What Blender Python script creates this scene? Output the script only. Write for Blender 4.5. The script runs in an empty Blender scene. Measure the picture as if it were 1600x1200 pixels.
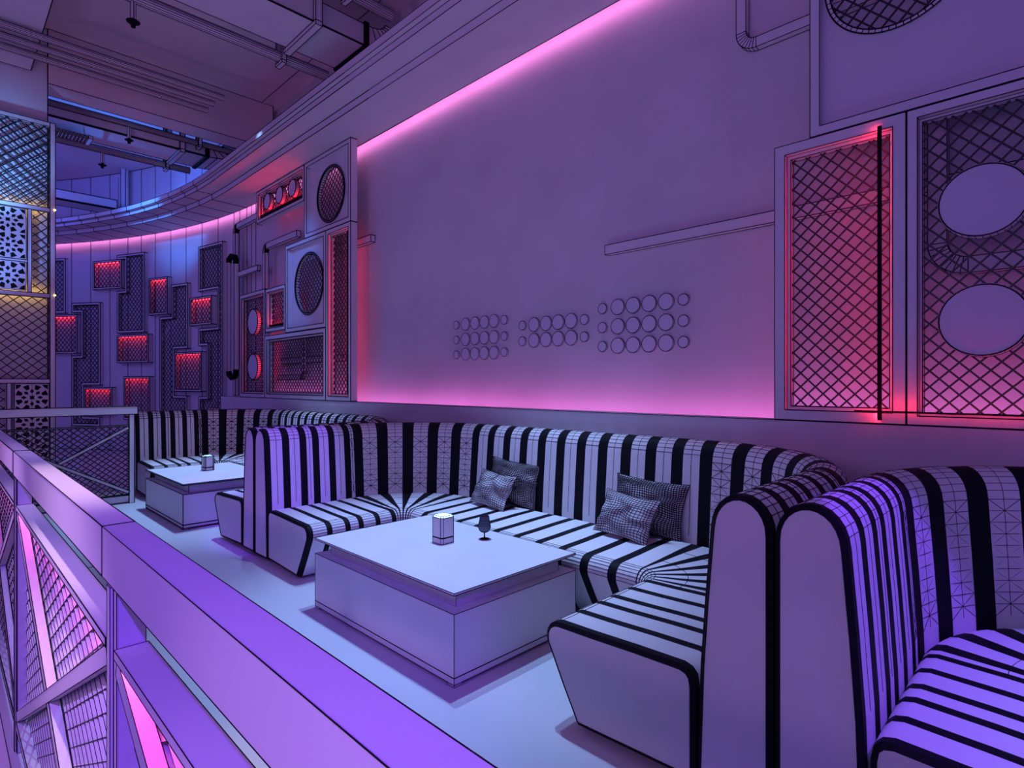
import bpy, math, random
from math import sin, cos, pi, radians, sqrt, hypot, atan2
from mathutils import Vector, noise
random.seed(7)
SC = bpy.context.scene
COL = SC.collection

# ------------------------------------------------------------------ camera
CAM = (0.0, 0.0, 1.40)
cd = bpy.data.cameras.new('camera')
cd.sensor_width = 36.0
cd.lens = 893.0 / 1600.0 * 36.0
cd.clip_start = 0.05
cam = bpy.data.objects.new('camera', cd)
COL.objects.link(cam)
cam.location = CAM
cam.rotation_euler = (radians(90), 0, radians(-45.35))
SC.camera = cam

# ------------------------------------------------------------------ colour management
SC.view_settings.view_transform = 'Standard'
SC.view_settings.look = 'None'
SC.view_settings.gamma = 1.0
SC.view_settings.use_curve_mapping = False
SC.view_settings.exposure = 0.0

# ------------------------------------------------------------------ world: dim violet club light
W = bpy.data.worlds.new('world')
SC.world = W
W.use_nodes = True
bg = W.node_tree.nodes['Background']
bg.inputs[0].default_value = (0.265, 0.146, 0.84, 1)
bg.inputs[1].default_value = 0.33

# ------------------------------------------------------------------ club lamps, plus unseen fill lights added for brightness
def spot(name, loc, target, color, power, size_deg, blend=0.5, radius=0.05):
    l = bpy.data.lights.new(name, 'SPOT')
    l.color = color; l.energy = power
    l.spot_size = radians(size_deg); l.spot_blend = blend
    l.shadow_soft_size = radius
    o = bpy.data.objects.new(name, l)
    COL.objects.link(o)
    o.location = loc
    d = Vector(target) - Vector(loc)
    o.rotation_euler = d.to_track_quat('-Z', 'Y').to_euler()
    return o

def area(name, loc, target, color, power, sx, sy):
    l = bpy.data.lights.new(name, 'AREA')
    l.shape = 'RECTANGLE'; l.size = sx; l.size_y = sy
    l.color = color; l.energy = power
    o = bpy.data.objects.new(name, l)
    COL.objects.link(o)
    o.location = loc
    d = Vector(target) - Vector(loc)
    o.rotation_euler = d.to_track_quat('-Z', 'Y').to_euler()
    return o

COOL = (0.31, 0.54, 1.0)
VIO = (0.20, 0.045, 1.0)
for yy, p in ((2.75, 1.0), (6.8, 1.0), (-1.3, 0.3)):
    spot('table_spot', (2.80, yy + 0.75, 5.25), (2.32, yy + 0.10, 0.4), COOL, 580 * p, 40, 0.85, 0.018)
    spot('table_spot', (2.68, yy + 0.20, 5.25), (2.05, yy - 0.05, 0.4), COOL, 640 * p, 54, 0.95, 0.018)
spot('violet_spot', (1.70, -1.3, 4.3), (2.25, 0.15, 0.45), VIO, 640, 21, 0.2, 0.03)
spot('violet_spot', (0.7, 1.6, 4.6), (2.0, 4.70, 0.75), VIO, 650, 13, 0.5, 0.03)
spot('violet_spot', (0.8, 4.4, 4.6), (2.3, 6.3, 0.2), VIO, 420, 15, 0.5, 0.03)
spot('violet_spot', (-0.7, -1.4, 3.0), (0.26, 1.7, 0.85), VIO, 420, 40, 0.6, 0.04)
for yy, p in ((0.2, 0.7), (1.5, 1.0), (2.8, 1.0), (4.4, 1.0)):  # unseen row added to brighten the outer face of the rail
    spot('rail_spot', (-0.95, yy, 1.75), (0.22, yy + 0.2, 0.72), (0.72, 0.40, 1.0), 42 * p, 50, 0.9, 0.06)
spot('rail_spot', (-0.3, 2.0, 3.8), (0.26, 1.95, 1.13), (1.0, 0.66, 0.85), 260, 24, 1.0, 0.06)
spot('ceiling_fill', (-2.6, 3.5, 0.3), (2.4, 6.5, 5.6), (0.85, 0.34, 0.80), 120, 110, 0.8, 0.3)  # unseen upward spot, added to lift the ceiling and ducts
spot('blue_spot', (0.9, 10.6, 4.9), (3.1, 12.2, 4.5), (0.05, 0.26, 1.0), 320, 36, 0.8, 0.05)
spot('blue_spot', (1.6, 11.0, 5.1), (3.5, 12.6, 5.2), (0.04, 0.14, 1.0), 110, 80, 0.9, 0.05)
spot('blue_spot', (2.0, 12.4, 4.7), (2.0, 11.6, 5.8), (0.04, 0.22, 1.0), 110, 120, 0.6, 0.05)
spot('blue_spot', (0.0, 12.6, 5.2), (2.0, 15.8, 5.3), (0.04, 0.10, 1.0), 110, 90, 0.9, 0.05)
spot('blue_spot', (1.6, 6.4, 4.9), (3.6, 7.9, 2.9), (0.08, 0.26, 1.0), 190, 30, 0.9, 0.05)
area('fill_light', (-3.4, 0.9, 2.3), (2.0, 1.6, 0.7), (0.66, 0.32, 1.0), 36, 2.6, 1.4)  # added soft fill out of view, brightens the sofa ends
area('fill_light', (-1.5, 12.0, 4.6), (2.6, 12.5, 1.2), (0.24, 0.20, 1.0), 46, 2.5, 2.5)  # added blue fill for the curved wall, where world light is blocked

# ------------------------------------------------------------------ materials
def mat(name, col, rough=0.6, spec=0.3, emit=None, estr=0.0, var=0.0, metal=0.0, scale=6.0, bump=0.0):
    m = bpy.data.materials.new(name)
    m.use_nodes = True
    nt = m.node_tree
    b = nt.nodes['Principled BSDF']
    b.inputs['Base Color'].default_value = (*col, 1)
    b.inputs['Roughness'].default_value = rough
    b.inputs['Metallic'].default_value = metal
    b.inputs['Specular IOR Level'].default_value = spec
    if emit:
        b.inputs['Emission Color'].default_value = (*emit, 1)
        b.inputs['Emission Strength'].default_value = estr
    if var > 0 or bump > 0:
        tc = nt.nodes.new('ShaderNodeTexCoord')
        nz = nt.nodes.new('ShaderNodeTexNoise')
        nz.inputs['Scale'].default_value = scale
        nz.inputs['Detail'].default_value = 4
        nt.links.new(tc.outputs['Object'], nz.inputs['Vector'])
        if var > 0:
            cr = nt.nodes.new('ShaderNodeValToRGB')
            cr.color_ramp.elements[0].position = 0.3
            cr.color_ramp.elements[1].position = 0.7
            cr.color_ramp.elements[0].color = (*[c * (1 - var) for c in col], 1)
            cr.color_ramp.elements[1].color = (*[min(1, c * (1 + var)) for c in col], 1)
            nt.links.new(nz.outputs['Fac'], cr.inputs['Fac'])
            nt.links.new(cr.outputs['Color'], b.inputs['Base Color'])
        if bump > 0:
            bp = nt.nodes.new('ShaderNodeBump')
            bp.inputs['Strength'].default_value = bump
            bp.inputs['Distance'].default_value = 0.01
            nt.links.new(nz.outputs['Fac'], bp.inputs['Height'])
            nt.links.new(bp.outputs['Normal'], b.inputs['Normal'])
    return m

CLAY = mat('pale_paint', (0.70, 0.68, 0.72), 0.62, 0.25, var=0.03, scale=3.0)
WALLM = mat('wall_plaster', (0.64, 0.62, 0.66), 0.75, 0.2, var=0.06, scale=1.6)
CEILM = mat('ceiling_paint', (0.72, 0.66, 0.68), 0.8, 0.2, var=0.05, scale=1.2)
FLOORM = mat('floor_screed', (0.60, 0.59, 0.64), 0.45, 0.35, var=0.03, scale=1.2)
WALKM = mat('walkway_carpet', (0.60, 0.58, 0.64), 0.7, 0.2, var=0.04, scale=2.0)
CUSH = mat('white_fabric', (0.74, 0.72, 0.76), 0.85, 0.15, var=0.02, scale=10)
STRIPE = mat('black_fabric', (0.007, 0.007, 0.012), 0.6, 0.12, var=0.4, scale=60)
INK = mat('black_line', (0.004, 0.004, 0.006), 0.6, 0.2)
WIRE = mat('dark_wire', (0.020, 0.018, 0.030), 0.45, 0.5, var=0.2, scale=20)
BLACKM = mat('black_housing', (0.004, 0.004, 0.005), 0.7, 0.15)
DISCM = mat('disc_paint', (0.62, 0.62, 0.72), 0.6, 0.25, var=0.02, scale=4)
PILLOW = mat('pillow_fabric', (0.62, 0.60, 0.66), 0.8, 0.2, var=0.1, scale=14)
GLASSY = mat('smoked_glass', (0.14, 0.17, 0.26), 0.15, 0.6, var=0.05)
PINKL = mat('pink_led', (0.9, 0.5, 0.7), emit=(1.0, 0.27, 0.74), estr=9.0)
PINKU = mat('rose_led', (0.9, 0.5, 0.7), emit=(1.0, 0.22, 0.78), estr=8.5)
REDL = mat('red_led', (0.9, 0.2, 0.2), emit=(1.0, 0.022, 0.055), estr=16.0)
REDH = mat('bright_red_led', (0.9, 0.2, 0.2), emit=(1.0, 0.022, 0.055), estr=60.0)
REDM = mat('mid_red_led', (0.9, 0.2, 0.2), emit=(1.0, 0.022, 0.055), estr=30.0)
REDB = mat('dim_red_led', (0.9, 0.2, 0.2), emit=(1.0, 0.030, 0.070), estr=5.0)
MAGL = mat('magenta_led', (0.9, 0.2, 0.6), emit=(1.0, 0.09, 0.50), estr=16.0)
WARML = mat('warm_led', (0.9, 0.7, 0.2), emit=(1.0, 0.62, 0.12), estr=14.0)
BLUEL = mat('blue_led', (0.4, 0.7, 1.0), emit=(0.12, 0.42, 1.0), estr=9.0)
LAMPL = mat('lamp_glow', (0.6, 0.9, 1.0), emit=(0.45, 0.85, 1.0), estr=2.2)

def LR(d):
    return max(0.0008, 0.00074 * d)

# ------------------------------------------------------------------ mesh builder
class MB:
    def __init__(self, lr=0.002):
        self.v = []; self.f = []; self.m = []; self.lr = lr; self.ink = 1
    def add(self, vs, fs, mi=0):
        n = len(self.v)
        self.v.extend([tuple(p) for p in vs])
        for f in fs:
            self.f.append([i + n for i in f]); self.m.append(mi)
    def line(self, a, b, r=None, mi=None):
        r = r or self.lr
        a = Vector(a); b = Vector(b)
        d = b - a
        if d.length < 1e-6: return
        d.normalize()
        up = Vector((0, 0, 1)) if abs(d.z) < 0.9 else Vector((1, 0, 0))
        s = d.cross(up).normalized() * r
        t = d.cross(s).normalized() * r
        vs = []
        for p in (a, b):
            vs += [p + s, p + t, p - s, p - t]
        self.add(vs, [(0, 1, 5, 4), (1, 2, 6, 5), (2, 3, 7, 6), (3, 0, 4, 7), (3, 2, 1, 0), (4, 5, 6, 7)], self.ink if mi is None else mi)
    def pline(self, pts, closed=False, r=None, mi=None):
        for i in range(len(pts) - 1): self.line(pts[i], pts[i + 1], r, mi)
        if closed: self.line(pts[-1], pts[0], r, mi)
    def box(self, x0, x1, y0, y1, z0, z1, mi=0, edges=True, r=None):
        self.hexa([(x0, y0, z0), (x1, y0, z0), (x1, y1, z0), (x0, y1, z0), (x0, y0, z1), (x1, y0, z1), (x1, y1, z1), (x0, y1, z1)], mi, edges, r)
    def hexa(self, vs, mi=0, edges=True, r=None):
        self.add(vs, [(0, 3, 2, 1), (4, 5, 6, 7), (0, 1, 5, 4), (1, 2, 6, 5), (2, 3, 7, 6), (3, 0, 4, 7)], mi)
        if edges:
            for i, j in ((0, 1), (1, 2), (2, 3), (3, 0), (4, 5), (5, 6), (6, 7), (7, 4), (0, 4), (1, 5), (2, 6), (3, 7)):
                self.line(vs[i], vs[j], r)
    def tube(self, path, rad, seg=10, mi=0, cap=True, rings=False, long=0):
        path = [Vector(p) for p in path]
        n = len(path); base = len(self.v)
        ringsv = []
        prev = None
        for i, p in enumerate(path):
            if i == 0: d = path[1] - path[0]
            elif i == n - 1: d = path[-1] - path[-2]
            else: d = (path[i + 1] - p).normalized() + (p - path[i - 1]).normalized()
            d.normalize()
            if prev is None:
                up = Vector((0, 0, 1)) if abs(d.z) < 0.9 else Vector((1, 0, 0))
                s = d.cross(up).normalized()
            else:
                s = (prev - d * prev.dot(d)).normalized()
            prev = s
            t = d.cross(s)
            ringsv.append([p + (s * cos(2 * pi * k / seg) + t * sin(2 * pi * k / seg)) * rad for k in range(seg)])
        vs = [q for r_ in ringsv for q in r_]
        fs = []
        for i in range(n - 1):
            for k in range(seg):
                k2 = (k + 1) % seg
                fs.append((i * seg + k, i * seg + k2, (i + 1) * seg + k2, (i + 1) * seg + k))
        if cap:
            fs.append(tuple(range(seg))[::-1]); fs.append(tuple((n - 1) * seg + k for k in range(seg)))
        self.add(vs, fs, mi)
        if rings:
            for r_ in ringsv: self.pline(r_, True)
        for k in range(long):
            kk = k * seg // long
            self.pline([r_[kk] for r_ in ringsv])
    def lathe(self, c, prof, seg=24, mi=0):
        vs = []; fs = []
        for r, z in prof:
            for k in range(seg):
                a = 2 * pi * k / seg
                vs.append((c[0] + r * cos(a), c[1] + r * sin(a), c[2] + z))
        for i in range(len(prof) - 1):
            for k in range(seg):
                k2 = (k + 1) % seg
                fs.append((i * seg + k, i * seg + k2, (i + 1) * seg + k2, (i + 1) * seg + k))
        self.add(vs, fs, mi)
    def prism(self, poly0, poly1, mi=0, edges=True, sides=True):
        n = len(poly0)
        fs = [tuple(range(n))[::-1], tuple(range(n, 2 * n))]
        self.add(list(poly0) + list(poly1), fs, mi)
        if sides:
            self.add(list(poly0) + list(poly1), [(i, (i + 1) % n, n + (i + 1) % n, n + i) for i in range(n)], mi)
        if edges:
            self.pline(poly0, True); self.pline(poly1, True)
    def build(self, name, mats, parent=None, smooth=None, origin=None):
        me = bpy.data.meshes.new(name)
        v = self.v
        if origin is not None:
            ox, oy, oz = origin
            v = [(a - ox, b - oy, c - oz) for a, b, c in v]
        me.from_pydata(v, [], self.f)
        for m in mats: me.materials.append(m)
        me.polygons.foreach_set('material_index', self.m)
        if smooth:
            me.polygons.foreach_set('use_smooth', [True] * len(me.polygons))
            me.set_sharp_from_angle(angle=radians(smooth))
        me.validate(); me.update()
        o = bpy.data.objects.new(name, me)
        COL.objects.link(o)
        if origin is not None: o.location = origin
        if parent is not None: o.parent = parent
        return o

def tag(o, label=None, cat=None, group=None, kind=None):
    if label: o['label'] = label
    if cat: o['category'] = cat
    if group: o['group'] = group
    if kind: o['kind'] = kind
    return o
def thing(name, label, cat, loc=(0, 0, 0), group=None):
    o = bpy.data.objects.new(name, None)
    COL.objects.link(o)
    o.empty_display_size = 0.1
    o.location = loc
    return tag(o, label, cat, group)
def part(mb, name, mats, root, smooth=None, label=None):
    """mesh given in world coordinates, parented to a thing whose empty sits somewhere else"""
    o = mb.build(name, mats, None, smooth)
    o.parent = root
    base = root
    off = Vector((0, 0, 0))
    while base is not None:
        off += Vector(base.location); base = base.parent
    o.location = -off
    if label: o['label'] = label
    return o

# ------------------------------------------------------------------ the place
XW = 3.885          # main wall
RC = 11.4; CX = XW - RC; CY = 9.3   # curved back wall
def wallmap(s, z, d):
    """s metres along the wall (0 where it starts to curve, negative on the straight part), d metres out of it"""
    if s <= 0: return Vector((XW - d, CY + s, z))
    a = s / RC
    return Vector((CX + (RC - d) * cos(a), CY + (RC - d) * sin(a), z))
def flatmap(y, z, d, x=3.60):
    return Vector((x - d, y, z))

ZC = 5.82
# floor
b = MB(0.003)
b.box(0.20, 3.60, -4.5, 16.5, -0.28, 0.0, 0, False)
b.line((1.02, -4.5, 0.0005), (1.02, 16, 0.0005), 0.002)
for yy in (5.35, 1.29, 9.4):
    b.line((0.25, yy, 0.0005), (1.30, yy, 0.0005), 0.003)
tag(b.build('floor', [FLOORM, INK]), kind='structure')
b = MB(0.003)
b.box(3.602, 4.6, -4.5, 16.5, -0.28, -0.001, 0, False)
b.box(-3.5, 0.19, 9.75, 16.5, -0.28, -0.001, 0, False)
tag(b.build('floor', [FLOORM, INK]), kind='structure')
b = MB(0.003)
b.box(-9, 0.6, -6, 18, -3.7, -3.6, 0, False)
tag(b.build('floor', [WALKM, INK]), kind='structure')

# main wall
b = MB(0.004)
b.box(XW, XW + 0.15, -4.5, CY, 0.0, ZC, 0, False)
tag(b.build('wall_right', [WALLM, INK]), kind='structure')
# curved wall
b = MB(0.006)
SEAMS = [0.657, 0.824, 0.99, 1.247, 1.455, 2.019, 2.567, 3.098, 3.593, 4.074, 4.503, 4.902, 5.42, 5.955, 6.472, 7.0, 7.52, 8.05]
ss = [0.0] + SEAMS + [8.6 + 0.52 * k for k in range(8)]
for i in range(len(ss) - 1):
    a0, a1 = ss[i], ss[i + 1]
    p = [wallmap(a0, 0, 0), wallmap(a1, 0, 0), wallmap(a1, 0, -0.15), wallmap(a0, 0, -0.15)]
    b.hexa([tuple(q) for q in p] + [(q.x, q.y, ZC) for q in p], 0, False)
    if a0 > 0:
        q = wallmap(a0, 0, 0); b.line(q, (q.x, q.y, ZC), 0.007)
b.pline([wallmap(s, ZC - 0.005, 0.004) for s in ss], r=0.007)
b.pline([wallmap(s, 0.005, 0.004) for s in ss], r=0.006)
tag(b.build('wall_back', [WALLM, INK]), kind='structure')

# low wall with ledge under the main wall (a light groove runs along it)
b = MB(0.0026)
LY0, LY1 = -4.5, 10.76
b.box(3.57, 3.69, LY0, LY1, 0, 1.184, 0, False)
b.box(3.69, 3.884, LY0, 9.3, 0, 1.110, 0, False)
b.line((3.69, LY0, 1.184), (3.69, LY1, 1.184))
b.box(3.675, 3.80, 9.3, LY1, 0, 1.184, 0, False)
for z in (1.184, 0.0):
    b.line((3.57, LY0, z), (3.57, LY1, z))
b.line((3.57, LY1, 0), (3.57, LY1, 1.184), 0.005)
low = tag(b.build('trim_1', [WALLM, INK]), kind='structure')
b = MB()
b.box(3.6905, 3.694, -4.4, 9.2, 1.140, 1.172, 0, False)
o = b.build('led_strip', [PINKU, INK], low)

# stepped cornice following the wall, with a light slot along the wall
def sweep(mb, prof, svals, mi=0, closed=True):
    n = len(prof)
    rows = [[wallmap(s, z, d) for d, z in prof] for s in svals]
    vs = [p for r in rows for p in r]
    fs = []
    for i in range(len(rows) - 1):
        for k in range(n if closed else n - 1):
            k2 = (k + 1) % n
            fs.append((i * n + k, i * n + k2, (i + 1) * n + k2, (i + 1) * n + k))
    if closed:
        fs.append(tuple(range(n))); fs.append(tuple((len(rows) - 1) * n + k for k in range(n))[::-1])
    mb.add(vs, fs, mi)
    return rows
cs = [-13.8, -9, -4, 0.0] + [0.26 + 0.52 * k for k in range(21)]
b = MB(0.0045)
prof = [(0.105, 4.41), (0.665, 4.41), (0.665, 4.495), (0.895, 4.495), (0.895, 4.565), (0.95, 4.565), (0.95, 4.645), (0.105, 4.645)]
rows = sweep(b, prof, cs)
for k, rr in ((0, 0.0045), (1, 0.0042), (2, 0.0042), (3, 0.0042), (4, 0.0038), (5, 0.0038), (6, 0.0030)):
    for i in range(len(rows) - 1):
        rad = rr if i < 2 else rr * 1.5
        b.line(rows[i][k], rows[i + 1][k], rad)
for i in range(5, len(rows)):
    b.pline([rows[i][k] for k in range(7)], r=0.0065)
cor = tag(b.build('trim_2', [CLAY, INK]), kind='structure')
b = MB()
sweep(b, [(0.100, 4.418), (0.104, 4.418), (0.104, 4.450), (0.100, 4.450)], [-13.5, -9, -4, 0] + [0.26 + 0.52 * k for k in range(16)])
b.build('led_strip', [PINKL, INK], cor)

# ceiling, cross beam, long beam, column
b = MB(0.005)
b.box(-5, 5, -4.5, 18, ZC, ZC + 0.1, 0, False)
b.line((3.62, -4.5, ZC - 0.003), (3.62, 9.1, ZC - 0.003))
b.line((1.0, 9.1, ZC - 0.003), (3.62, 9.1, ZC - 0.003))
tag(b.build('ceiling', [CEILM, INK]), kind='structure')
b = MB(0.005)
b.box(1.0, 3.80, 9.10, 9.48, 5.14, ZC - 0.001, 0, True)
tag(b.build('trim_3', [CEILM, INK]), kind='structure')
b = MB(0.005)
b.box(-2.2, 0.836, -4.5, 9.09, 5.23, ZC - 0.001, 0, True)
tag(b.build('trim_4', [CLAY, INK]), kind='structure')
b = MB(0.005)
b.box(-0.6, 1.0, 9.12, 9.75, -3.6, ZC - 0.001, 0, True)
tag(b.build('wall_left', [CLAY, INK]), kind='structure')

# ------------------------------------------------------------------ lattice helpers
def clip(poly_list, p, d):
    """parts of the line p+t*d inside the even-odd area of the outlines"""
    ts = []
    for poly in poly_list:
        n = len(poly)
        for i in range(n):
            ax, ay = poly[i]; bx, by = poly[(i + 1) % n]
            ex, ey = bx - ax, by - ay
            den = d[0] * ey - d[1] * ex
            if abs(den) < 1e-9: continue
            t = ((ax - p[0]) * ey - (ay - p[1]) * ex) / den
            u = ((ax - p[0]) * d[1] - (ay - p[1]) * d[0]) / den
            if 0 <= u < 1: ts.append(t)
    ts.sort()
    return [(ts[i], ts[i + 1]) for i in range(0, len(ts) - 1, 2) if ts[i + 1] - ts[i] > 1e-4]

def strands(mb, mp, polys, pitch, w, th, d0, mi=0, ratio=1.0, phase=0.0):
    """diagonal wires over the outlines; d0 = distance out of the surface, mp(s,z,d) -> world"""
    xs = [q[0] for q in polys[0]]; zs = [q[1] for q in polys[0]]
    x0, x1, z0, z1 = min(xs), max(xs), min(zs), max(zs)
    L = hypot(1, ratio)
    for sgn, dd in ((1, d0), (-1, d0 + th * 0.6)):
        dx, dz = 1 / L, sgn * ratio / L
        n = int(((x1 - x0) * ratio + (z1 - z0)) / (pitch * ratio)) + 2
        for k in range(-1, n + 1):
            if sgn > 0: p = (x0, z0 - (x1 - x0) * ratio + (k + phase) * pitch * ratio)
            else: p = (x0, z0 + (k + phase) * pitch * ratio)
            for ta, tb in clip(polys, p, (dx, dz)):
                a = (p[0] + dx * ta, p[1] + dz * ta); c = (p[0] + dx * tb, p[1] + dz * tb)
                nx, nz = -dz * w, dx * w
                vs = []
                for q in (a, c):
                    for s_ in (-1, 1):
                        for h in (0, th):
                            vs.append(mp(q[0] + nx * s_, q[1] + nz * s_, dd + h))
                mb.add(vs, [(0, 1, 3, 2), (4, 6, 7, 5), (0, 4, 5, 1), (2, 3, 7, 6), (1, 5, 7, 3), (0, 2, 6, 4)], mi)

def inset(poly, w):
    """inset of a rectilinear (or nearly) polygon, any orientation"""
    n = len(poly)
    A = sum(poly[i][0] * poly[(i + 1) % n][1] - poly[(i + 1) % n][0] * poly[i][1] for i in range(n))
    sg = 1 if A > 0 else -1
    out = []
    for i in range(n):
        p0, p1, p2 = poly[i - 1], poly[i], poly[(i + 1) % n]
        def nrm(a, c):
            ex, ey = c[0] - a[0], c[1] - a[1]; l = hypot(ex, ey) or 1
            return (-ey / l * sg, ex / l * sg)
        n1 = nrm(p0, p1); n2 = nrm(p1, p2)
        dot = n1[0] * n2[0] + n1[1] * n2[1]
        k = 1 / (1 + dot) if dot > -0.9 else 0
        out.append((p1[0] + (n1[0] + n2[0]) * w * k, p1[1] + (n1[1] + n2[1]) * w * k))
    return out

def frame_mesh(mb, mp, poly, w, d0, d1, r=None):
    inn = inset(poly, w)
    n = len(poly)
    for i in range(n):
        j = (i + 1) % n
        o0, o1, i0, i1 = poly[i], poly[j], inn[i], inn[j]
        vs = [mp(*o0, d0), mp(*o1, d0), mp(*i1, d0), mp(*i0, d0), mp(*o0, d1), mp(*o1, d1), mp(*i1, d1), mp(*i0, d1)]
        mb.add(vs, [(0, 3, 2, 1), (4, 5, 6, 7), (0, 1, 5, 4), (2, 3, 7, 6)], 0)
    for pl in (poly, inn):
        mb.pline([mp(*q, d1) for q in pl], True, r)
    mb.pline([mp(*q, d0 + 0.002) for q in inn], True, r)
    for q in poly: mb.line(mp(*q, d0), mp(*q, d1), r)
    for q in inn: mb.line(mp(*q, d0), mp(*q, d1), r)
    return inn

def circ(cx, cz, r, n=40, rz=None):
    rz = rz or r
    return [(cx + r * cos(2 * pi * k / n), cz + rz * sin(2 * pi * k / n)) for k in range(n)]
def rect(x0, x1, z0, z1):
    return [(x0, z0), (x1, z0), (x1, z1), (x0, z1)]
def clipped_circ(cx, cz, r, x0, x1, n=40):
    return [(min(max(px, x0), x1), pz) for px, pz in circ(cx, cz, r, n)]

def lattice_thing(name, label, cat, mp, poly, fw, depth, pitch, w, dist, d0=0.0, group=None, disc_list=(), red=None, mesh_d=0.3, phase=0.0, lip=True, step=0):
    c = mp(sum(q[0] for q in poly) / len(poly), min(q[1] for q in poly), d0)
    root = thing(name, label, cat, c, group)
    fb = MB(LR(dist))
    inn = frame_mesh(fb, mp, poly, fw, d0, d0 + depth)
    if step:
        in2 = frame_mesh(fb, mp, inn, step, d0, d0 + depth * 0.55)
        inn = in2
    part(fb, 'frame', [CLAY, INK], root)
    sb = MB(LR(dist))
    polys = [inn] + [circ(*dl, 40) for dl in disc_list]
    strands(sb, mp, polys, pitch, w, w * 1.2, d0 + depth * mesh_d, 0, phase=phase)
    part(sb, 'wire_mesh', [WIRE, INK], root)
    for dl in disc_list:
        db = MB(LR(dist))
        cc = circ(*dl, 40)
        lo = [mp(q[0], q[1], d0 + depth * 0.25) for q in cc]; hi = [mp(q[0], q[1], d0 + depth * 0.25 + 0.055) for q in cc]
        db.prism(lo, hi, 0, False)
        cc2 = circ(dl[0], dl[1], dl[2] * 0.97, 40)
        db.pline([mp(q[0], q[1], d0 + depth * 0.25 + 0.056) for q in cc2], True, LR(dist) * 1.4)
        for k in range(40): db.line(lo[k], hi[k], LR(dist) * 0.8)
        db.pline(lo, True)
        part(db, 'disc', [DISCM, INK], root)
    return root

# ------------------------------------------------------------------ lattice boxes on the curved wall
def RB(label, x1, x0, z0, z1):
    poly = rect(x0, x1, z0, z1)
    r = lattice_thing('lattice_box', label, 'light box', wallmap, poly, 0.035, 0.10, 0.105, 0.006, 11, 0.0, 'red lit lattice boxes on the curved wall', mesh_d=0.75, phase=0.3)
    lb = MB()
    vs = [wallmap(x0 + 0.05, z1 - 0.045, 0.012), wallmap(x1 - 0.05, z1 - 0.045, 0.012), wallmap(x1 - 0.05, z1 - 0.045, 0.070), wallmap(x0 + 0.05, z1 - 0.045, 0.070)]
    lb.hexa(vs + [(p.x, p.y, p.z + 0.008) for p in vs], 0, False)
    part(lb, 'led_strip', [REDB], r)
    return r
RB('red lit lattice box high on the curved wall beside the tallest notched frame', 5.77, 4.96, 3.39, 3.98)
RB('red lit lattice box at the far left of the curved wall beside the tower', 6.90, 6.21, 2.06, 2.88)
RB('wide red lit lattice box in mid height, below the tallest notched frame', 5.09, 4.15, 1.84, 2.41)
RB('red lit lattice box low on the curved wall, half behind the far railing', 6.03, 5.23, 0.76, 1.33)
RB('red lit lattice box low on the curved wall just above the far sofa end', 4.89, 4.11, 0.67, 1.55)
RB('upright red lit lattice box second highest, left of a notched frame', 4.13, 3.55, 2.785, 3.52)
RB('small red lit lattice box in the notch of the blue-tinted frame', 2.81, 2.07, 2.51, 3.035)
RB('largest red lit lattice box between two notched frames above the far sofa', 3.32, 2.42, 1.26, 2.01)
def G(label, poly):
    return lattice_thing('wall_lattice', label, 'wall lattice', wallmap, poly, 0.045, 0.07, 0.105, 0.006, 11, 0.0, 'unlit lattice frames on the curved wall', mesh_d=0.6)
G('unlit lattice frame at the left edge, right beside the mesh tower', rect(6.56, 7.2, 2.93, 4.10))
G('tall unlit notched lattice frame left of the wide red box', [(6.38, 3.13), (5.61, 3.12), (5.61, 1.38), (6.07, 1.38), (6.07, 0.7), (5.62, 0.7), (5.62, 0.51), (6.38, 0.51), (6.38, 2.0), (6.13, 2.0), (6.13, 2.93), (6.38, 2.93)])
G('highest unlit notched lattice frame beside the topmost red box', [(5.12, 4.08), (4.31, 4.08), (4.31, 2.46), (5.12, 2.46), (5.12, 3.33), (4.89, 3.33), (4.89, 3.99), (5.12, 3.99)])
G('unlit notched lattice frame wrapped around the largest red box', [(3.46, 3.35), (2.94, 3.35), (2.94, 2.09), (3.38, 2.09), (3.38, 1.17), (2.96, 1.17), (2.96, 0.76), (3.84, 0.76), (3.84, 2.73), (3.46, 2.73)])
G('tallest unlit notched lattice frame at the right end of the curved wall', [(2.56, 3.99), (1.73, 3.99), (1.73, 0.79), (2.56, 0.79), (2.56, 1.16), (2.29, 1.16), (2.29, 2.12), (2.56, 2.12), (2.56, 2.44), (1.91, 2.44), (1.91, 3.15), (2.56, 3.15)])

# ------------------------------------------------------------------ framed panels standing on the ledge
FX = 3.60
def fm(y, z, d): return Vector((3.66 - d, y, z))
def led_bar(name, label, x0, x1, y0, y1, z0, z1, side, em=REDL):
    """black housing with a glowing strip on one side: '+x', '+y', '+z'"""
    hb = MB(0.001)
    hb.box(x0, x1, y0, y1, z0, z1, 0, False)
    root = thing(name, label, 'light bar', ((x0 + x1) / 2, (y0 + y1) / 2, z0), 'led bars on the wall panels')
    part(hb, 'housing', [BLACKM, INK], root)
    lb = MB()
    t = 0.004
    if side == '+x': lb.box(x1 + .001, x1 + t, y0, y1, z0, z1, 0, False)
    if side == '+y': lb.box(x0 + .004, x1, y1 + .0005, y1 + .003, z0, z1, 0, False)
    if side == '+z': lb.box(x0 + .004, x1, y0, y1, z1 + .0005, z1 + .003, 0, False)
    hb = MB(0.001)
    if side == '+y': hb.box(x0, x0 + .0035, y1 + .0002, y1 + .006, z0, z1, 0, False)
    if side == '+z': hb.box(x0, x0 + .0035, y0, y1, z1 + .0002, z1 + .007, 0, False)
    if side != '+x': part(hb, 'lip', [BLACKM, INK], root)
    part(lb, 'led_strip', [em], root)
    return root

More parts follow.
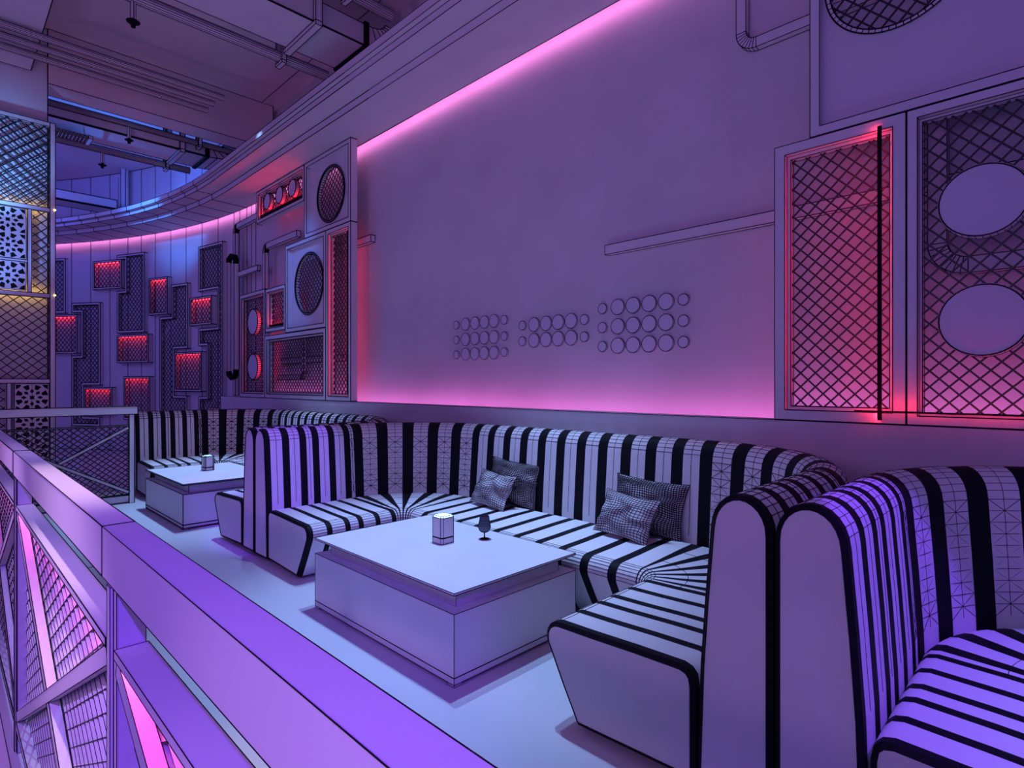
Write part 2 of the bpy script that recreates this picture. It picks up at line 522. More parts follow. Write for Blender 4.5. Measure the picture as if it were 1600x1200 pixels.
def board_thing(label, y0, y1, z0, z1, cy, cz, rad, pitch, dist, fw=0.055):
    root = thing('round_window_panel', label, 'wall panel', (3.66, (y0 + y1) / 2, z0), 'boards with a round meshed opening')
    fb = MB(LR(dist))
    inn = frame_mesh(fb, fm, rect(y0, y1, z0, z1), fw, 0.0, 0.09)
    part(fb, 'frame', [CLAY, INK], root)
    bb = MB(LR(dist))
    a0, a1, c0, c1 = y0 + fw, y1 - fw, z0 + fw, z1 - fw
    N = 64
    cc = []; rr = []
    for k in range(N):
        a = 2 * pi * k / N + 1e-4
        cc.append((cy + rad * cos(a), cz + rad * sin(a)))
        dx, dz = cos(a), sin(a)
        ts = []
        if dx > 1e-9: ts.append((a1 - cy) / dx)
        if dx < -1e-9: ts.append((a0 - cy) / dx)
        if dz > 1e-9: ts.append((c1 - cz) / dz)
        if dz < -1e-9: ts.append((c0 - cz) / dz)
        t = max(min(ts), 0.001)
        rr.append((cy + dx * t, cz + dz * t))
    # corners so that the ring reaches them
    corners = [(a0, c0), (a1, c0), (a1, c1), (a0, c1)]
    for q in corners:
        k = min(range(N), key=lambda i: hypot(rr[i][0] - q[0], rr[i][1] - q[1]))
        rr[k] = q
    for k in range(N):
        j = (k + 1) % N
        for d_ in (0.035, 0.02):
            bb.add([fm(*cc[k], d_), fm(*cc[j], d_), fm(*rr[j], d_), fm(*rr[k], d_)], [(0, 1, 2, 3)], 0)
    part(bb, 'board', [CLAY, INK], root)
    rb = MB(LR(dist))
    c2 = [(cy + (rad - 0.022) * cos(2 * pi * k / N), cz + (rad - 0.022) * sin(2 * pi * k / N)) for k in range(N)]
    for k in range(N):
        j = (k + 1) % N
        vs = [fm(*cc[k], -0.01), fm(*cc[j], -0.01), fm(*c2[j], -0.01), fm(*c2[k], -0.01), fm(*cc[k], 0.05), fm(*cc[j], 0.05), fm(*c2[j], 0.05), fm(*c2[k], 0.05)]
        rb.hexa(vs, 0, False)
        rb.line(vs[3], vs[7]); rb.line(vs[4], vs[7])
    rb.pline([fm(*q, 0.05) for q in cc], True, LR(dist) * 1.6)
    rb.pline([fm(*q, 0.05) for q in c2], True, LR(dist) * 1.6)
    part(rb, 'rim', [CLAY, INK], root)
    sb = MB(LR(dist))
    strands(sb, fm, [c2], pitch, 0.006 if dist > 5 else 0.0045, 0.006, 0.005)
    part(sb, 'wire_mesh', [WIRE, INK], root)
    return root

board_thing('upper board with round meshed opening, reaching up to the soffit', 6.29, 7.52, 3.39, 4.405, 6.867, 3.862, 0.365, 0.085, 7)
board_thing('blue-lit board with round meshed opening below the soffit board', 6.92, 8.12, 2.14, 3.385, 7.48, 2.775, 0.425, 0.085, 7)
lattice_thing('wall_lattice', 'narrow tall lattice panel at the right end of the far panel group', 'wall lattice', fm, rect(6.29, 6.915, 1.188, 3.385), 0.055, 0.09, 0.082, 0.0055, 7, group='lattice panels on the ledge', mesh_d=0.25, step=0.03)
lattice_thing('wall_lattice', 'strip lattice panel with three discs under the soffit', 'wall lattice', fm, rect(7.535, 9.16, 3.915, 4.405), 0.05, 0.09, 0.082, 0.0055, 8, group='lattice panels on the ledge', disc_list=[(8.80, 4.19, 0.125), (8.36, 4.185, 0.125), (7.93, 4.185, 0.125)], mesh_d=0.25, step=0.03)
lattice_thing('wall_lattice', 'small square lattice panel left of the blue-lit board', 'wall lattice', fm, rect(8.135, 8.83, 2.19, 2.84), 0.05, 0.09, 0.082, 0.0055, 8, group='lattice panels on the ledge', mesh_d=0.25, step=0.03)
lattice_thing('wall_lattice', 'lattice panel with two stacked discs at the left end of the far group', 'wall lattice', fm, rect(8.85, 9.86, 1.188, 2.86), 0.06, 0.09, 0.082, 0.0055, 9, group='lattice panels on the ledge', disc_list=[(9.36, 2.39, 0.21), (9.36, 1.675, 0.21)], mesh_d=0.25, step=0.03)
lattice_thing('wall_lattice', 'wide low lattice panel below the blue-lit board', 'wall lattice', fm, rect(6.925, 8.845, 1.188, 2.13), 0.06, 0.09, 0.082, 0.0055, 7.5, group='lattice panels on the ledge', mesh_d=0.25, step=0.03)
lattice_thing('wall_lattice', 'tall lattice panel with red glow at the right of the pink wall', 'wall lattice', fm, rect(0.635, 1.298, 1.188, 2.822), 0.058, 0.09, 0.0815, 0.0045, 3.3, group='lattice panels on the ledge', mesh_d=0.25, step=0.022)
lattice_thing('wall_lattice', 'big lattice panel with two large discs at the right edge', 'wall lattice', fm, rect(-0.36, 0.630, 1.188, 2.822), 0.045, 0.09, 0.0815, 0.0045, 3.2, group='lattice panels on the ledge', disc_list=[(0.325, 2.295, 0.178), (0.325, 1.712, 0.178)], mesh_d=0.25, step=0.016)
board_thing('large board with round meshed opening at the top right corner', -0.36, 1.100, 2.828, 4.40, 0.685, 3.645, 0.345, 0.085, 3.6, fw=0.052)

led_bar('led_bar', 'upright black light bar on the tall red lattice panel', 3.552, 3.566, 0.741, 0.754, 1.205, 2.78, '+y', REDH)
led_bar('led_bar', 'thin black light bar lying across the foot of the right lattice panels', 3.510, 3.524, -0.2, 0.86, 1.249, 1.252, '+z', REDM)
led_bar('led_bar', 'upright black light bar inside the narrow tall lattice panel', 3.585, 3.640, 6.378, 6.398, 1.28, 3.29, '+y')
led_bar('led_bar', 'black light bar along the bottom of the three disc panel', 3.585, 3.640, 7.62, 9.07, 3.997, 4.018, '+z')
led_bar('led_bar', 'short black light bar at the foot of the small square lattice', 3.585, 3.640, 8.22, 8.74, 2.272, 2.288, '+z')
led_bar('led_bar', 'upright black light bar inside the two disc panel', 3.585, 3.640, 8.942, 8.957, 1.28, 2.76, '+y')

# ------------------------------------------------------------------ wall discs
def small_disc(y, z, r, label, grp):
    db = MB(0.0022)
    n = 32
    lo = [(XW - 0.002, y + r * cos(2 * pi * k / n), z + r * sin(2 * pi * k / n)) for k in range(n)]
    hi = [(XW - 0.020, p[1], p[2]) for p in lo]
    db.prism(lo, hi, 0, False)
    db.pline(hi, True, 0.0026)
    db.pline(lo, True, 0.002)
    o = db.build('wall_disc', [DISCM, INK], None, None, (XW, y, z))
    tag(o, label, 'disc', grp)
ordn = ['first', 'second', 'third', 'fourth', 'fifth', 'sixth']
for bname, ys, zs, rb_, rs_ in (
        ('left', (4.647, 4.499, 4.354, 4.212, 4.071, 3.928), (2.019, 1.862, 1.708), 0.063, 0.042),
        ('middle', (3.687, 3.540, 3.394, 3.252, 3.107, 2.963), (1.945, 1.799), 0.064, 0.042),
        ('right', (2.777, 2.627, 2.484, 2.341, 2.196, 2.053), (2.020, 1.864, 1.708), 0.062, 0.042)):
    rn = {3: ['top', 'middle', 'bottom'], 2: ['top', 'bottom']}[len(zs)]
    for zi, z in enumerate(zs):
        for yi, y in enumerate(ys):
            sz = 'small' if yi in (0, 5) else 'large'
            small_disc(y, z, rs_ if sz == 'small' else rb_,
                       '%s round disc, %s from left in the %s row of the %s disc block' % (sz, ordn[yi], rn[zi], bname), 'round discs on the pink wall')

# ------------------------------------------------------------------ conduits and pipes on the walls
def duct_path(mb, pts, w, d, x0, bend=0.11, ribs=8):
    """flat rectangular conduit running on the wall plane through pts (y,z) with ribbed round elbows"""
    path = []
    n = len(pts)
    for i, p in enumerate(pts):
        if 0 < i < n - 1:
            a = Vector(pts[i - 1]) - Vector(p); c = Vector(pts[i + 1]) - Vector(p)
            a.normalize(); c.normalize()
            s = Vector(p) + a * bend; e = Vector(p) + c * bend
            ctr = Vector(p) + a * bend + c * bend
            for k in range(ribs + 1):
                t = k / ribs * pi / 2
                q = ctr - c * bend * cos(t) - a * bend * sin(t)
                path.append((q, True))
        else:
            path.append((Vector(p), False))
    m = len(path)
    rings = []
    for i, (q, e) in enumerate(path):
        if i == 0: dv = path[1][0] - q
        elif i == m - 1: dv = q - path[-2][0]
        else: dv = path[i + 1][0] - path[i - 1][0]
        dv.normalize(); nv = Vector((-dv.y, dv.x)) * w / 2
        rings.append([(x0, q.x + nv.x, q.y + nv.y), (x0, q.x - nv.x, q.y - nv.y), (x0 - d, q.x - nv.x, q.y - nv.y), (x0 - d, q.x + nv.x, q.y + nv.y)])
    for i in range(m - 1):
        vs = rings[i] + rings[i + 1]
        mb.add(vs, [(0, 1, 5, 4), (1, 2, 6, 5), (2, 3, 7, 6), (3, 0, 4, 7)], 0)
        for k in (2, 3): mb.line(rings[i][k], rings[i + 1][k])
        mb.line(rings[i][0], rings[i + 1][0]); mb.line(rings[i][1], rings[i + 1][1])
    mb.add(rings[0], [(0, 1, 2, 3)], 0); mb.add(rings[-1], [(3, 2, 1, 0)], 0)
    for i, (q, e) in enumerate(path):
        if e or i in (0, m - 1): mb.pline(rings[i], True)
def conduit(label, pts, w, d, x0, dist, bend=0.11, name='wall_conduit'):
    mb = MB(LR(dist))
    duct_path(mb, pts, w, d, x0, bend)
    o = mb.build(name, [CLAY, INK], None, None, (x0, pts[0][0], pts[0][1]))
    return tag(o, label, 'conduit', 'flat conduits on the walls')
conduit('long straight flat conduit running right across the pink wall behind the tall lattice', [(2.725, 2.487), (-0.36, 2.487)], 0.075, 0.05, XW - 0.005, 4)
conduit('flat conduit turning down behind the top right board with a ribbed elbow', [(1.612, 4.40), (1.612, 3.668), (-0.36, 3.668)], 0.066, 0.05, XW - 0.005, 3.8, 0.10)
conduit('flat conduit with ribbed elbow seen through the big right lattice', [(0.53, 3.55), (0.53, 2.02), (-0.40, 2.02)], 0.085, 0.05, XW - 0.065, 3.4, 0.13)
conduit('short conduit stub poking out right of the far panel group', [(7.4, 3.215), (6.24, 3.215)], 0.085, 0.06, XW - 0.005, 7, name='wall_conduit')
conduit('flat conduit with elbow below the three disc panel, going down the corner', [(7.6, 4.13), (10.45, 4.13), (10.45, 1.20)], 0.09, 0.06, XW - 0.14, 9, 0.10)
conduit('short flat conduit turning down above the small square lattice', [(8.1, 3.60), (9.28, 3.60), (9.28, 2.86)], 0.09, 0.06, XW - 0.10, 8, 0.09)
conduit('flat conduit joining the corner pipe above the two disc panel', [(9.40, 3.28), (10.40, 3.28)], 0.085, 0.05, XW - 0.16, 9)
conduit('flat conduit crossing behind the wide low lattice', [(6.95, 1.75), (8.84, 1.75)], 0.085, 0.05, XW - 0.005, 8)
conduit('flat conduit with elbow behind the wide low lattice', [(8.0, 2.2), (8.0, 1.50), (8.84, 1.50)], 0.06, 0.05, XW - 0.065, 8, 0.08)
# round upright pipe with black elbows left of the panels
root = thing('wall_pipe', 'upright round pipe with black elbows left of the two disc panel', 'pipe', (3.62, 10.44, 1.45))
b = MB(0.006)
b.tube([(3.60, 10.46, 1.62), (3.60, 10.46, 3.50)], 0.035, 12, 0, True, False, 3)
part(b, 'pipe', [CLAY, INK], root, 40)
b = MB(0.006)
b.tube([(3.66, 10.28, 1.66), (3.66, 10.28, 3.46)], 0.045, 12, 0, True, False, 3)
part(b, 'pipe', [CLAY, INK], root, 40)
for zz, sg in ((3.50, 1), (1.62, -1)):
    b = MB(0.006)
    b.tube([(3.60, 10.46, zz), (3.605, 10.455, zz + sg * 0.06), (3.62, 10.39, zz + sg * 0.11), (3.65, 10.31, zz + sg * 0.09), (3.66, 10.28, zz - sg * 0.02)], 0.048, 12, 0)
    part(b, 'elbow', [BLACKM, INK], root, 40, 'black elbow')

# ------------------------------------------------------------------ striped booth sofas
SX0 = 1.835; SXB = 3.560; SR = 1.0
def booth_sofa(label, ya, yb, dist):
    L1 = (SXB - SR) - SX0
    L2 = SR * pi / 2
    L3 = (yb - ya) - 2 * SR
    tot = L1 + L2 + L3 + L2 + L1
    def O(t):
        if t <= L1: return ('s', (SX0 + t, ya), (0, 1))
        if t <= L1 + L2:
            a = -pi / 2 + (t - L1) / SR
            return ('a', (SXB - SR, ya + SR), (-cos(a), -sin(a)))
        if t <= L1 + L2 + L3: return ('s', (SXB, ya + SR + t - L1 - L2), (-1, 0))
        if t <= L1 + 2 * L2 + L3:
            a = (t - L1 - L2 - L3) / SR
            return ('a', (SXB - SR, yb - SR), (-cos(a), -sin(a)))
        return ('s', (SXB - SR - (t - L1 - 2 * L2 - L3), yb), (0, -1))
    def pt(t, n, z):
        k, p, d = O(t)
        if k == 's': return Vector((p[0] + d[0] * n, p[1] + d[1] * n, z))
        return Vector((p[0] - d[0] * (SR - n), p[1] - d[1] * (SR - n), z))
    def stripes(shrink):
        wing = [('b', .030), ('w', .095), ('b', .059), ('w', .085), ('b', .059), ('w', .050), ('b', .059), ('w', .085), ('b', .059), ('w', .085), ('b', .059)]
        sc = L1 / sum(q[1] for q in wing); wing = [(c, q * sc) for c, q in wing]
        cw = [('w', .25), ('b', .62), ('w', .95), ('b', .72), ('w', .95), ('b', .72), ('w', .95), ('b', .72), ('w', .95), ('b', .72), ('w', .95), ('b', .62)]
        sc = L2 / sum(q[1] for q in cw); cw = [(c + 'c', q * sc) for c, q in cw]
        n = 11
        back = [('w', .108), ('b', .078)] * (n - 1) + [('w', .108)]
        sc = L3 / sum(q[1] for q in back); back = [(c, q * sc) for c, q in back]
        seq = wing + cw + back + cw[::-1] + wing[::-1]
        out = []; t = 0
        for i, (c, q) in enumerate(seq):
            out.append([c, t, t + q]); t += q
        if shrink < 1:
            for i in range(1, len(out) - 1):
                if out[i][0][0] == 'b' and len(out[i][0]) == 1:
                    m = (out[i][2] - out[i][1]) * (1 - shrink) / 2
                    out[i][1] += m; out[i - 1][2] += m; out[i][2] -= m; out[i + 1][1] -= m
        return out
    root = thing('booth_sofa', label, 'sofa', (2.7, (ya + yb) / 2, 0), 'striped booth sofas')
    r = LR(dist)
    def body(name, prof, segs, cross, edge_pts, corner_cross, diag):
        mb = MB(r); mb.ink = 2
        np_ = len(prof)
        for c, t0, t1 in segs:
            corner = c.endswith('c'); mi = 0 if c[0] == 'w' else 1
            sub = 4 if corner else 2
            bulge = 0.0
            ts = [t0 + (t1 - t0) * k / sub for k in range(sub + 1)]
            vs = [pt(t, n, z) for t in ts for n, z in prof]
            fs = []
            for i in range(sub):
                for k in range(np_ - 1):
                    fs.append((i * np_ + k, (i + 1) * np_ + k, (i + 1) * np_ + k + 1, i * np_ + k + 1))
            mb.add(vs, fs, mi)
            tm = (t0 + t1) / 2
            eps = 0.0008
            if mi == 0:
                up = lambda t, k: pt(t, prof[k][0], prof[k][1] + 0.0)
                # line along the middle of the pale channel
                lo_, hi_ = edge_pts
                for k in range(lo_, hi_):
                    mb.line(up(tm, k), up(tm, k + 1), r * 0.8)
                for k in (corner_cross if corner else cross):
                    for q in range(sub):
                        mb.line(up(ts[q], k), up(ts[q + 1], k), r * 0.75)
                if corner and diag:
                    k0, k1, m = diag
                    (n0, z0), (n1, z1) = prof[k0], prof[k1]
                    for j in range(m):
                        a, b_ = j / m, (j + 1) / m
                        f = lambda u: (n0 + (n1 - n0) * u, z0 + (z1 - z0) * u)
                        for (ta, tb) in ((t0, tm), (t1, tm)):
                            if j % 2 == 0: mb.line(pt(ta, *f(a)), pt(tb, *f(b_)), r * 0.8)
                            else: mb.line(pt(tb, *f(a)), pt(ta, *f(b_)), r * 0.8)
                        mb.line(pt(t0, *f(a)), pt(t1, *f(a)), r * 0.7)
            else:
                for t in (t0, t1):
                    pass
        return part(mb, name, [CUSH, STRIPE, INK], root, 40)
    # backrest profile: back foot, up, round top, front down to the seat
    bp = [(0.0, 0.03), (0.0, 0.50), (0.0, 0.92)]
    for k in range(1, 12):
        a = pi * k / 12
        bp.append((0.10 - 0.10 * cos(a), 0.925 + 0.118 * sin(a)))
    bp += [(0.202, 0.92), (0.222, 0.68), (0.238, 0.45), (0.252, 0.03)]
    nb = len(bp)
    body('backrest', bp, stripes(1), [4, 5, 6, 7, 8, 9, 10, 11, 12, 13], (3, nb - 2), list(range(3, 14)), (14, nb - 2, 10))
    sp = [(0.255, 0.04), (0.256, 0.36), (0.262, 0.395), (0.280, 0.415), (0.31, 0.424)]
    sp += [(0.50, 0.420), (0.70, 0.412)]
    for k in range(0, 8):
        a = pi / 2 - (pi / 2 + 0.42) * k / 7
        sp.append((0.862 + 0.070 * cos(a), 0.336 + 0.072 * sin(a)))
    sp += [(0.85, 0.165), (0.766, 0.02)]
    ns = len(sp)
    body('seat', sp, stripes(0.72), [7, 8, 9, 10, 11, 12, 13], (0, 0), [5, 6, 7, 8, 9, 10, 11, 12], None)
    # end caps: pale inset panel with black piping, at both open ends
    for tt, sgn in ((0.0, -1), (tot, -1)):
        for nm, pr in (('backrest_end', bp + []), ('seat_end', sp)):
            mb = MB(r); mb.ink = 2
            outer = [q for q in pr]
            cn = sum(q[0] for q in outer) / len(outer); cz = 0.5 * (min(q[1] for q in outer) + max(q[1] for q in outer))
            dd = []
            for q in outer: 
                if not dd or hypot(q[0] - dd[-1][0], q[1] - dd[-1][1]) > 0.004: dd.append(q)
            inn = inset(dd, 0.016)
            o3 = [pt(tt, *q) for q in dd]; i3 = [pt(tt, *q) + Vector((-0.010, 0, 0)) for q in inn]
            n = len(dd)
            mb.add(o3 + i3, [(i, (i + 1) % n, n + (i + 1) % n, n + i) for i in range(n)], 1)
            mb.add([tuple(p) for p in i3], [tuple(range(n))], 0)
            mb.pline([p + Vector((-0.001, 0, 0)) for p in i3], True, r)
            part(mb, nm, [CLAY, STRIPE, INK], root, None)
    return root
YB = 0.668
booth_sofa('striped U-shaped booth sofa in the middle, around the large near table', YB + 0.004, YB + 4.056, 3.4)
booth_sofa('striped U-shaped booth sofa farthest away, around the distant table', YB + 4.064, YB + 8.116, 6.5)
booth_sofa('striped booth sofa nearest the viewer, cut by the right edge', YB - 4.056, YB - 0.004, 2.2)

# ------------------------------------------------------------------ tables
def low_table(label, yc, dist):
    x0, x1, y0, y1 = 1.682, 2.578, yc - 0.68, yc + 0.68
    root = thing('coffee_table', label, 'table', ((x0 + x1) / 2, yc, 0), 'low white tables of the booths')
    r = LR(dist)
    b = MB(r); b.box(x0, x1, y0, y1, 0.424, 0.435); part(b, 'tabletop', [CLAY, INK], root)
    b = MB(r * 0.8); b.box(x0 + 0.07, x1 - 0.07, y0 + 0.07, y1 - 0.07, 0.337, 0.4235); part(b, 'riser', [CLAY, INK], root)
    b = MB(r)
    b.box(x0, x1, y0, y1, 0.045, 0.338)
    b.box(x0, x1, y0, y1, 0.012, 0.043)
    part(b, 'base', [CLAY, INK], root)
    for xx in (x0 + 0.002, x1 - 0.052):
        for yy in (y0 + 0.002, y1 - 0.052):
            b = MB(r * 0.8); b.box(xx, xx + 0.05, yy, yy + 0.05, 0.0, 0.012); part(b, 'foot', [CLAY, INK], root)
    return root
low_table('large low white table in the middle booth, holding a lamp and goblet', 2.716, 2.8)
low_table('distant low white table in the far booth with only a lamp', 6.776, 6)

def cube_lamp(label, x, y, dist):
    z0 = 0.4355; s = 0.051; h = 0.165; c = 0.013
    root = thing('table_lamp', label, 'lamp', (x, y, z0), 'square table lamps')
    def ring(z, s_=s, c_=c):
        return [(x - s_ + c_, y - s_, z), (x + s_ - c_, y - s_, z), (x + s_, y - s_ + c_, z), (x + s_, y + s_ - c_, z), (x + s_ - c_, y + s_, z), (x - s_ + c_, y + s_, z), (x - s_, y + s_ - c_, z), (x - s_, y - s_ + c_, z)]
    r = LR(dist)
    def seg(za, zb, s0=s, s1=s, c0=c, c1=c):
        b = MB(r)
        a_, b_ = ring(za, s0, c0), ring(zb, s1, c1)
        b.prism(a_, b_, 0, True)
        for p, q in zip(a_, b_): b.line(p, q)
        return b
    part(seg(z0, z0 + 0.034), 'base', [CLAY, INK], root)
    part(seg(z0 + 0.038, z0 + h - 0.010), 'lamp_body', [CLAY, INK], root)
    part(seg(z0 + h - 0.009, z0 + h, s, s - 0.008, c, c - 0.004), 'lamp_top', [LAMPL, INK], root, None, 'glowing pale blue top')
cube_lamp('square white lamp with glowing top beside the goblet on the near table', 2.190, 2.755, 3.2)
cube_lamp('square white lamp with glowing top on the distant table', 2.16, 6.92, 6)

# goblet
gx, gy, gz = 2.413, 2.625, 0.4355
root = thing('goblet', 'small smoked glass goblet with round foot on the near table', 'glass', (gx, gy, gz))
bowl = [(0.006, 0.040), (0.022, 0.045), (0.033, 0.056), (0.0385, 0.072), (0.038, 0.085), (0.035, 0.100), (0.031, 0.118), (0.0275, 0.143)]
b = MB(0.0011)
b.lathe((gx, gy, gz), bowl + [(0.0255, 0.143), (0.030, 0.110), (0.033, 0.075), (0.018, 0.050)], 24, 0)
for rr_, zz in bowl[1:]:
    b.pline([(gx + rr_ * 1.01 * cos(2 * pi * k / 24), gy + rr_ * 1.01 * sin(2 * pi * k / 24), gz + zz) for k in range(24)], True, 0.0013)
for k in range(24):
    b.pline([(gx + rr_ * 1.01 * cos(2 * pi * k / 24), gy + rr_ * 1.01 * sin(2 * pi * k / 24), gz + zz) for rr_, zz in bowl], False, 0.0012)
part(b, 'bowl', [GLASSY, INK], root, 50)
b = MB(0.001); b.lathe((gx, gy, gz), [(0.0055, 0.003), (0.004, 0.015), (0.004, 0.034), (0.008, 0.041)], 12, 0); part(b, 'stem', [BLACKM], root, 50)
b = MB(0.001); b.lathe((gx, gy, gz), [(0.0, 0.0), (0.028, 0.0), (0.028, 0.003), (0.006, 0.007), (0.0, 0.007)], 24, 0); part(b, 'foot', [BLACKM], root, 50)

# ------------------------------------------------------------------ pillows
def pillow(label, cx, cy, w, h, lean, yaw, seed, roll=0.0, thick=0.075, N=20, lw=0.0023):
    from mathutils import Matrix
    mb = MB(0.00125)
    M = Matrix.Translation((cx, cy, 0.427)) @ Matrix.Rotation(yaw, 4, 'Z') @ Matrix.Rotation(lean, 4, 'Y') @ Matrix.Rotation(roll, 4, 'X')
    def P(i, j, side):
        u = -1 + 2 * i / N; v = -1 + 2 * j / N
        e = max(0.0, (1 - u ** 2)) ** 0.55 * max(0.0, (1 - v ** 2)) ** 0.55
        pin = 1 - 0.07 * (1 - v * v) * 0 
        yy = u * w / 2 * (1 - 0.09 * (1 - v * v) * abs(u) ** 3)
        zz = v * h / 2 * (1 - 0.09 * (1 - u * u) * abs(v) ** 3)
        nz = noise.noise(Vector((u * 2.2 + seed, v * 2.2, side * 3))) * 0.022 + 0.010 * sin(v * 11 + 3 * u + seed) * (u ** 2)
        th = thick * e + nz * e ** 0.5
        # fabric lines drift as on a crumpled cover
        yy += 0.036 * noise.noise(Vector((u * 1.8, v * 1.8, seed + 5))) * e
        zz += 0.036 * noise.noise(Vector((u * 1.8, v * 1.8, seed + 9))) * e
        return M @ Vector((-side * th, yy, zz + h / 2))
    for side in (1, -1):
        g = [[P(i, j, side) for j in range(N + 1)] for i in range(N + 1)]
        vs = [p for row in g for p in row]
        fs = []
        for i in range(N):
            for j in range(N):
                a = i * (N + 1) + j
                q = (a, a + 1, a + N + 2, a + N + 1)
                fs.append(q if side < 0 else q[::-1])
        mb.add(vs, fs, 0)
        if side == 1:
            for i in range(N + 1):
                mb.pline([g[i][j] for j in range(N + 1)], False, lw)
                mb.pline([g[j][i] for j in range(N + 1)], False, lw)
    o = mb.build('throw_pillow', [PILLOW, INK], None, 60, (cx, cy, 0.42))
    tag(o, label, 'pillow', 'grid-patterned throw pillows')
pillow('larger dark grid pillow leaning on the backrest, right pair, behind', 3.235, 2.00, 0.52, 0.36, radians(14), radians(4), 1.3, radians(3), 0.07, 30, 0.0033)
pillow('smaller pale grid pillow in front of the larger one, right pair', 3.045, 2.06, 0.42, 0.29, radians(26), radians(-2), 4.7, radians(4), 0.065, 20)
pillow('larger dark grid pillow leaning on the backrest, left pair, behind', 3.255, 3.26, 0.52, 0.36, radians(14), radians(4), 8.1, radians(3), 0.07, 30, 0.0033)
pillow('smaller pale grid pillow in front of the larger one, left pair', 3.075, 3.33, 0.42, 0.29, radians(26), radians(-2), 12.2, radians(4), 0.065, 20)

# ------------------------------------------------------------------ balcony railing
RX0, RX1 = 0.219, 0.271
def expanded(mb, mp, poly, px, pz, strand, dep, r):
    """expanded metal: diamond cells of slanted flat strands"""
    xs = [q[0] for q in poly]; zs = [q[1] for q in poly]
    x0, x1, z0, z1 = min(xs), max(xs), min(zs), max(zs)
    L = hypot(px, pz)
    for sgn in (1, -1):
        dx, dz = px / L, sgn * pz / L
        slope = pz / px
        n = int(((x1 - x0) * slope + (z1 - z0)) / pz) + 2
        for k in range(-1, n + 1):
            p = (x0, (z0 - (x1 - x0) * slope if sgn > 0 else z0) + k * pz)
            for ta, tb in clip([poly], p, (dx, dz)):
                # split in cells so that strands tilt alternately
                m = max(1, int((tb - ta) / (L / 2) + 0.5))
                for i in range(m):
                    a = ta + (tb - ta) * i / m; c = ta + (tb - ta) * (i + 1) / m
                    A = (p[0] + dx * a, p[1] + dz * a); B = (p[0] + dx * c, p[1] + dz * c)
                    v0 = mp(A[0], A[1] + strand, dep); v1 = mp(B[0], B[1] + strand, dep)
                    v2 = mp(B[0], B[1] - strand, 0.0); v3 = mp(A[0], A[1] - strand, 0.0)
                    mb.add([v0, v1, v2, v3], [(0, 1, 2, 3)], 0)
                    mb.line(v3, v2, r); mb.line(v0, v1, r)
def beam2(mb, mp, p, q, w, d0, d1, mi=0):
    d = Vector((q[0] - p[0], q[1] - p[1])); d.normalize(); n = Vector((-d.y, d.x)) * w / 2
    c = [(p[0] + n.x, p[1] + n.y), (p[0] - n.x, p[1] - n.y), (q[0] - n.x, q[1] - n.y), (q[0] + n.x, q[1] + n.y)]
    mb.hexa([mp(*k, d0) for k in c] + [mp(*k, d1) for k in c], mi, True)
def rail_bay(mp, label, s0, s1, seam0, seam1, dist, zl, w_, wires, top=1.137, cell=0.08):
    """one bay: post at s0, top rail from seam0 to seam1, lower rail, X brace, mesh, bottom rail"""
    r = LR(dist)
    root = thing('railing_bay', label, 'railing', mp((s0 + s1) / 2, 0, 0), 'bays of the balcony railing')
    b = MB(r); b.hexa([mp(s, z, d) for z in (top - 0.092, top) for s, d in ((seam0, 0), (seam1, 0), (seam1, w_), (seam0, w_))], 0, True); part(b, 'handrail', [CLAY, INK], root)
    b = MB(r * 0.5); b.hexa([mp(s, z, d) for z in (0.0, top - 0.094) for s, d in ((s0, 0.004), (s0 + 0.066, 0.004), (s0 + 0.066, w_ - 0.004), (s0, w_ - 0.004))], 0, True)
    b.hexa([mp(s, z, d) for z in (0.0, top - 0.094) for s, d in ((s0 + 0.02, -0.002), (s0 + 0.046, -0.002), (s0 + 0.046, 0.003), (s0 + 0.02, 0.003))], 0, True)
    part(b, 'post', [CLAY, INK], root)
    a, c = s0 + 0.068, s1 - 0.001
    b = MB(r * 0.9); b.hexa([mp(s, z, d) for z in (zl - 0.016, zl) for s, d in ((a, 0.0), (c, 0.0), (c, w_), (a, w_))], 0, True); part(b, 'middle_rail', [CLAY, INK], root)
    b = MB(r * 0.9); b.hexa([mp(s, z, d) for z in (0.10, 0.125) for s, d in ((a, 0.0), (c, 0.0), (c, w_), (a, w_))], 0, True); part(b, 'bottom_rail', [CLAY, INK], root)
    for (p, q) in (((a, zl - 0.03), (c, 0.14)), ((a, 0.14), (c, zl - 0.03))):
        b = MB(r * 0.8); beam2(b, mp, p, q, 0.035, 0.002 if p[1] > 0.5 else 0.0035, w_ * 0.55); part(b, 'brace', [CLAY, INK], root)
    b = MB(r * 0.8)
    if wires: strands(b, mp, [rect(a, c, 0.125, zl - 0.016)], cell, 0.006, 0.006, w_ * 0.6, 0)
    else: expanded(b, lambda s, z, d: mp(s, z, d + 0.030), rect(a, c, 0.125, zl - 0.018), 0.100, 0.050, 0.0165, 0.020, r * 0.6)
    part(b, 'mesh_infill', [WIRE if wires else CLAY, INK], root)
    return root
def nearmap(y, z, d): return Vector((RX0 + d, y, z))
def nearmesh(y, z, d): return Vector((RX0 + d, y, z))
labs = ['railing bay at the very bottom of the picture, nearest the viewer', 'railing bay right of the nearest visible post', 'railing bay between the first and second posts from the viewer',
        'railing bay left of the second post', 'last railing bay before the far corner']
k = 0
for i, ys in enumerate((-2.157, -0.487, 1.183, 2.853, 4.523, 6.193)):
    if i == 0: continue
    d = max(1.2, abs(ys + 0.8))
    root = rail_bay(nearmap, labs[k], ys, ys + 1.67, ys + 0.097, ys + 1.767 if i < 5 else 7.957, d, 0.94, 0.052, False)
    k += 1
    b = MB(); b.box(RX0 + 0.006, RX0 + 0.014, ys + 0.08, ys + 1.66, 0.916, 0.9225, 0, False)
    part(b, 'led_strip', [MAGL], root)
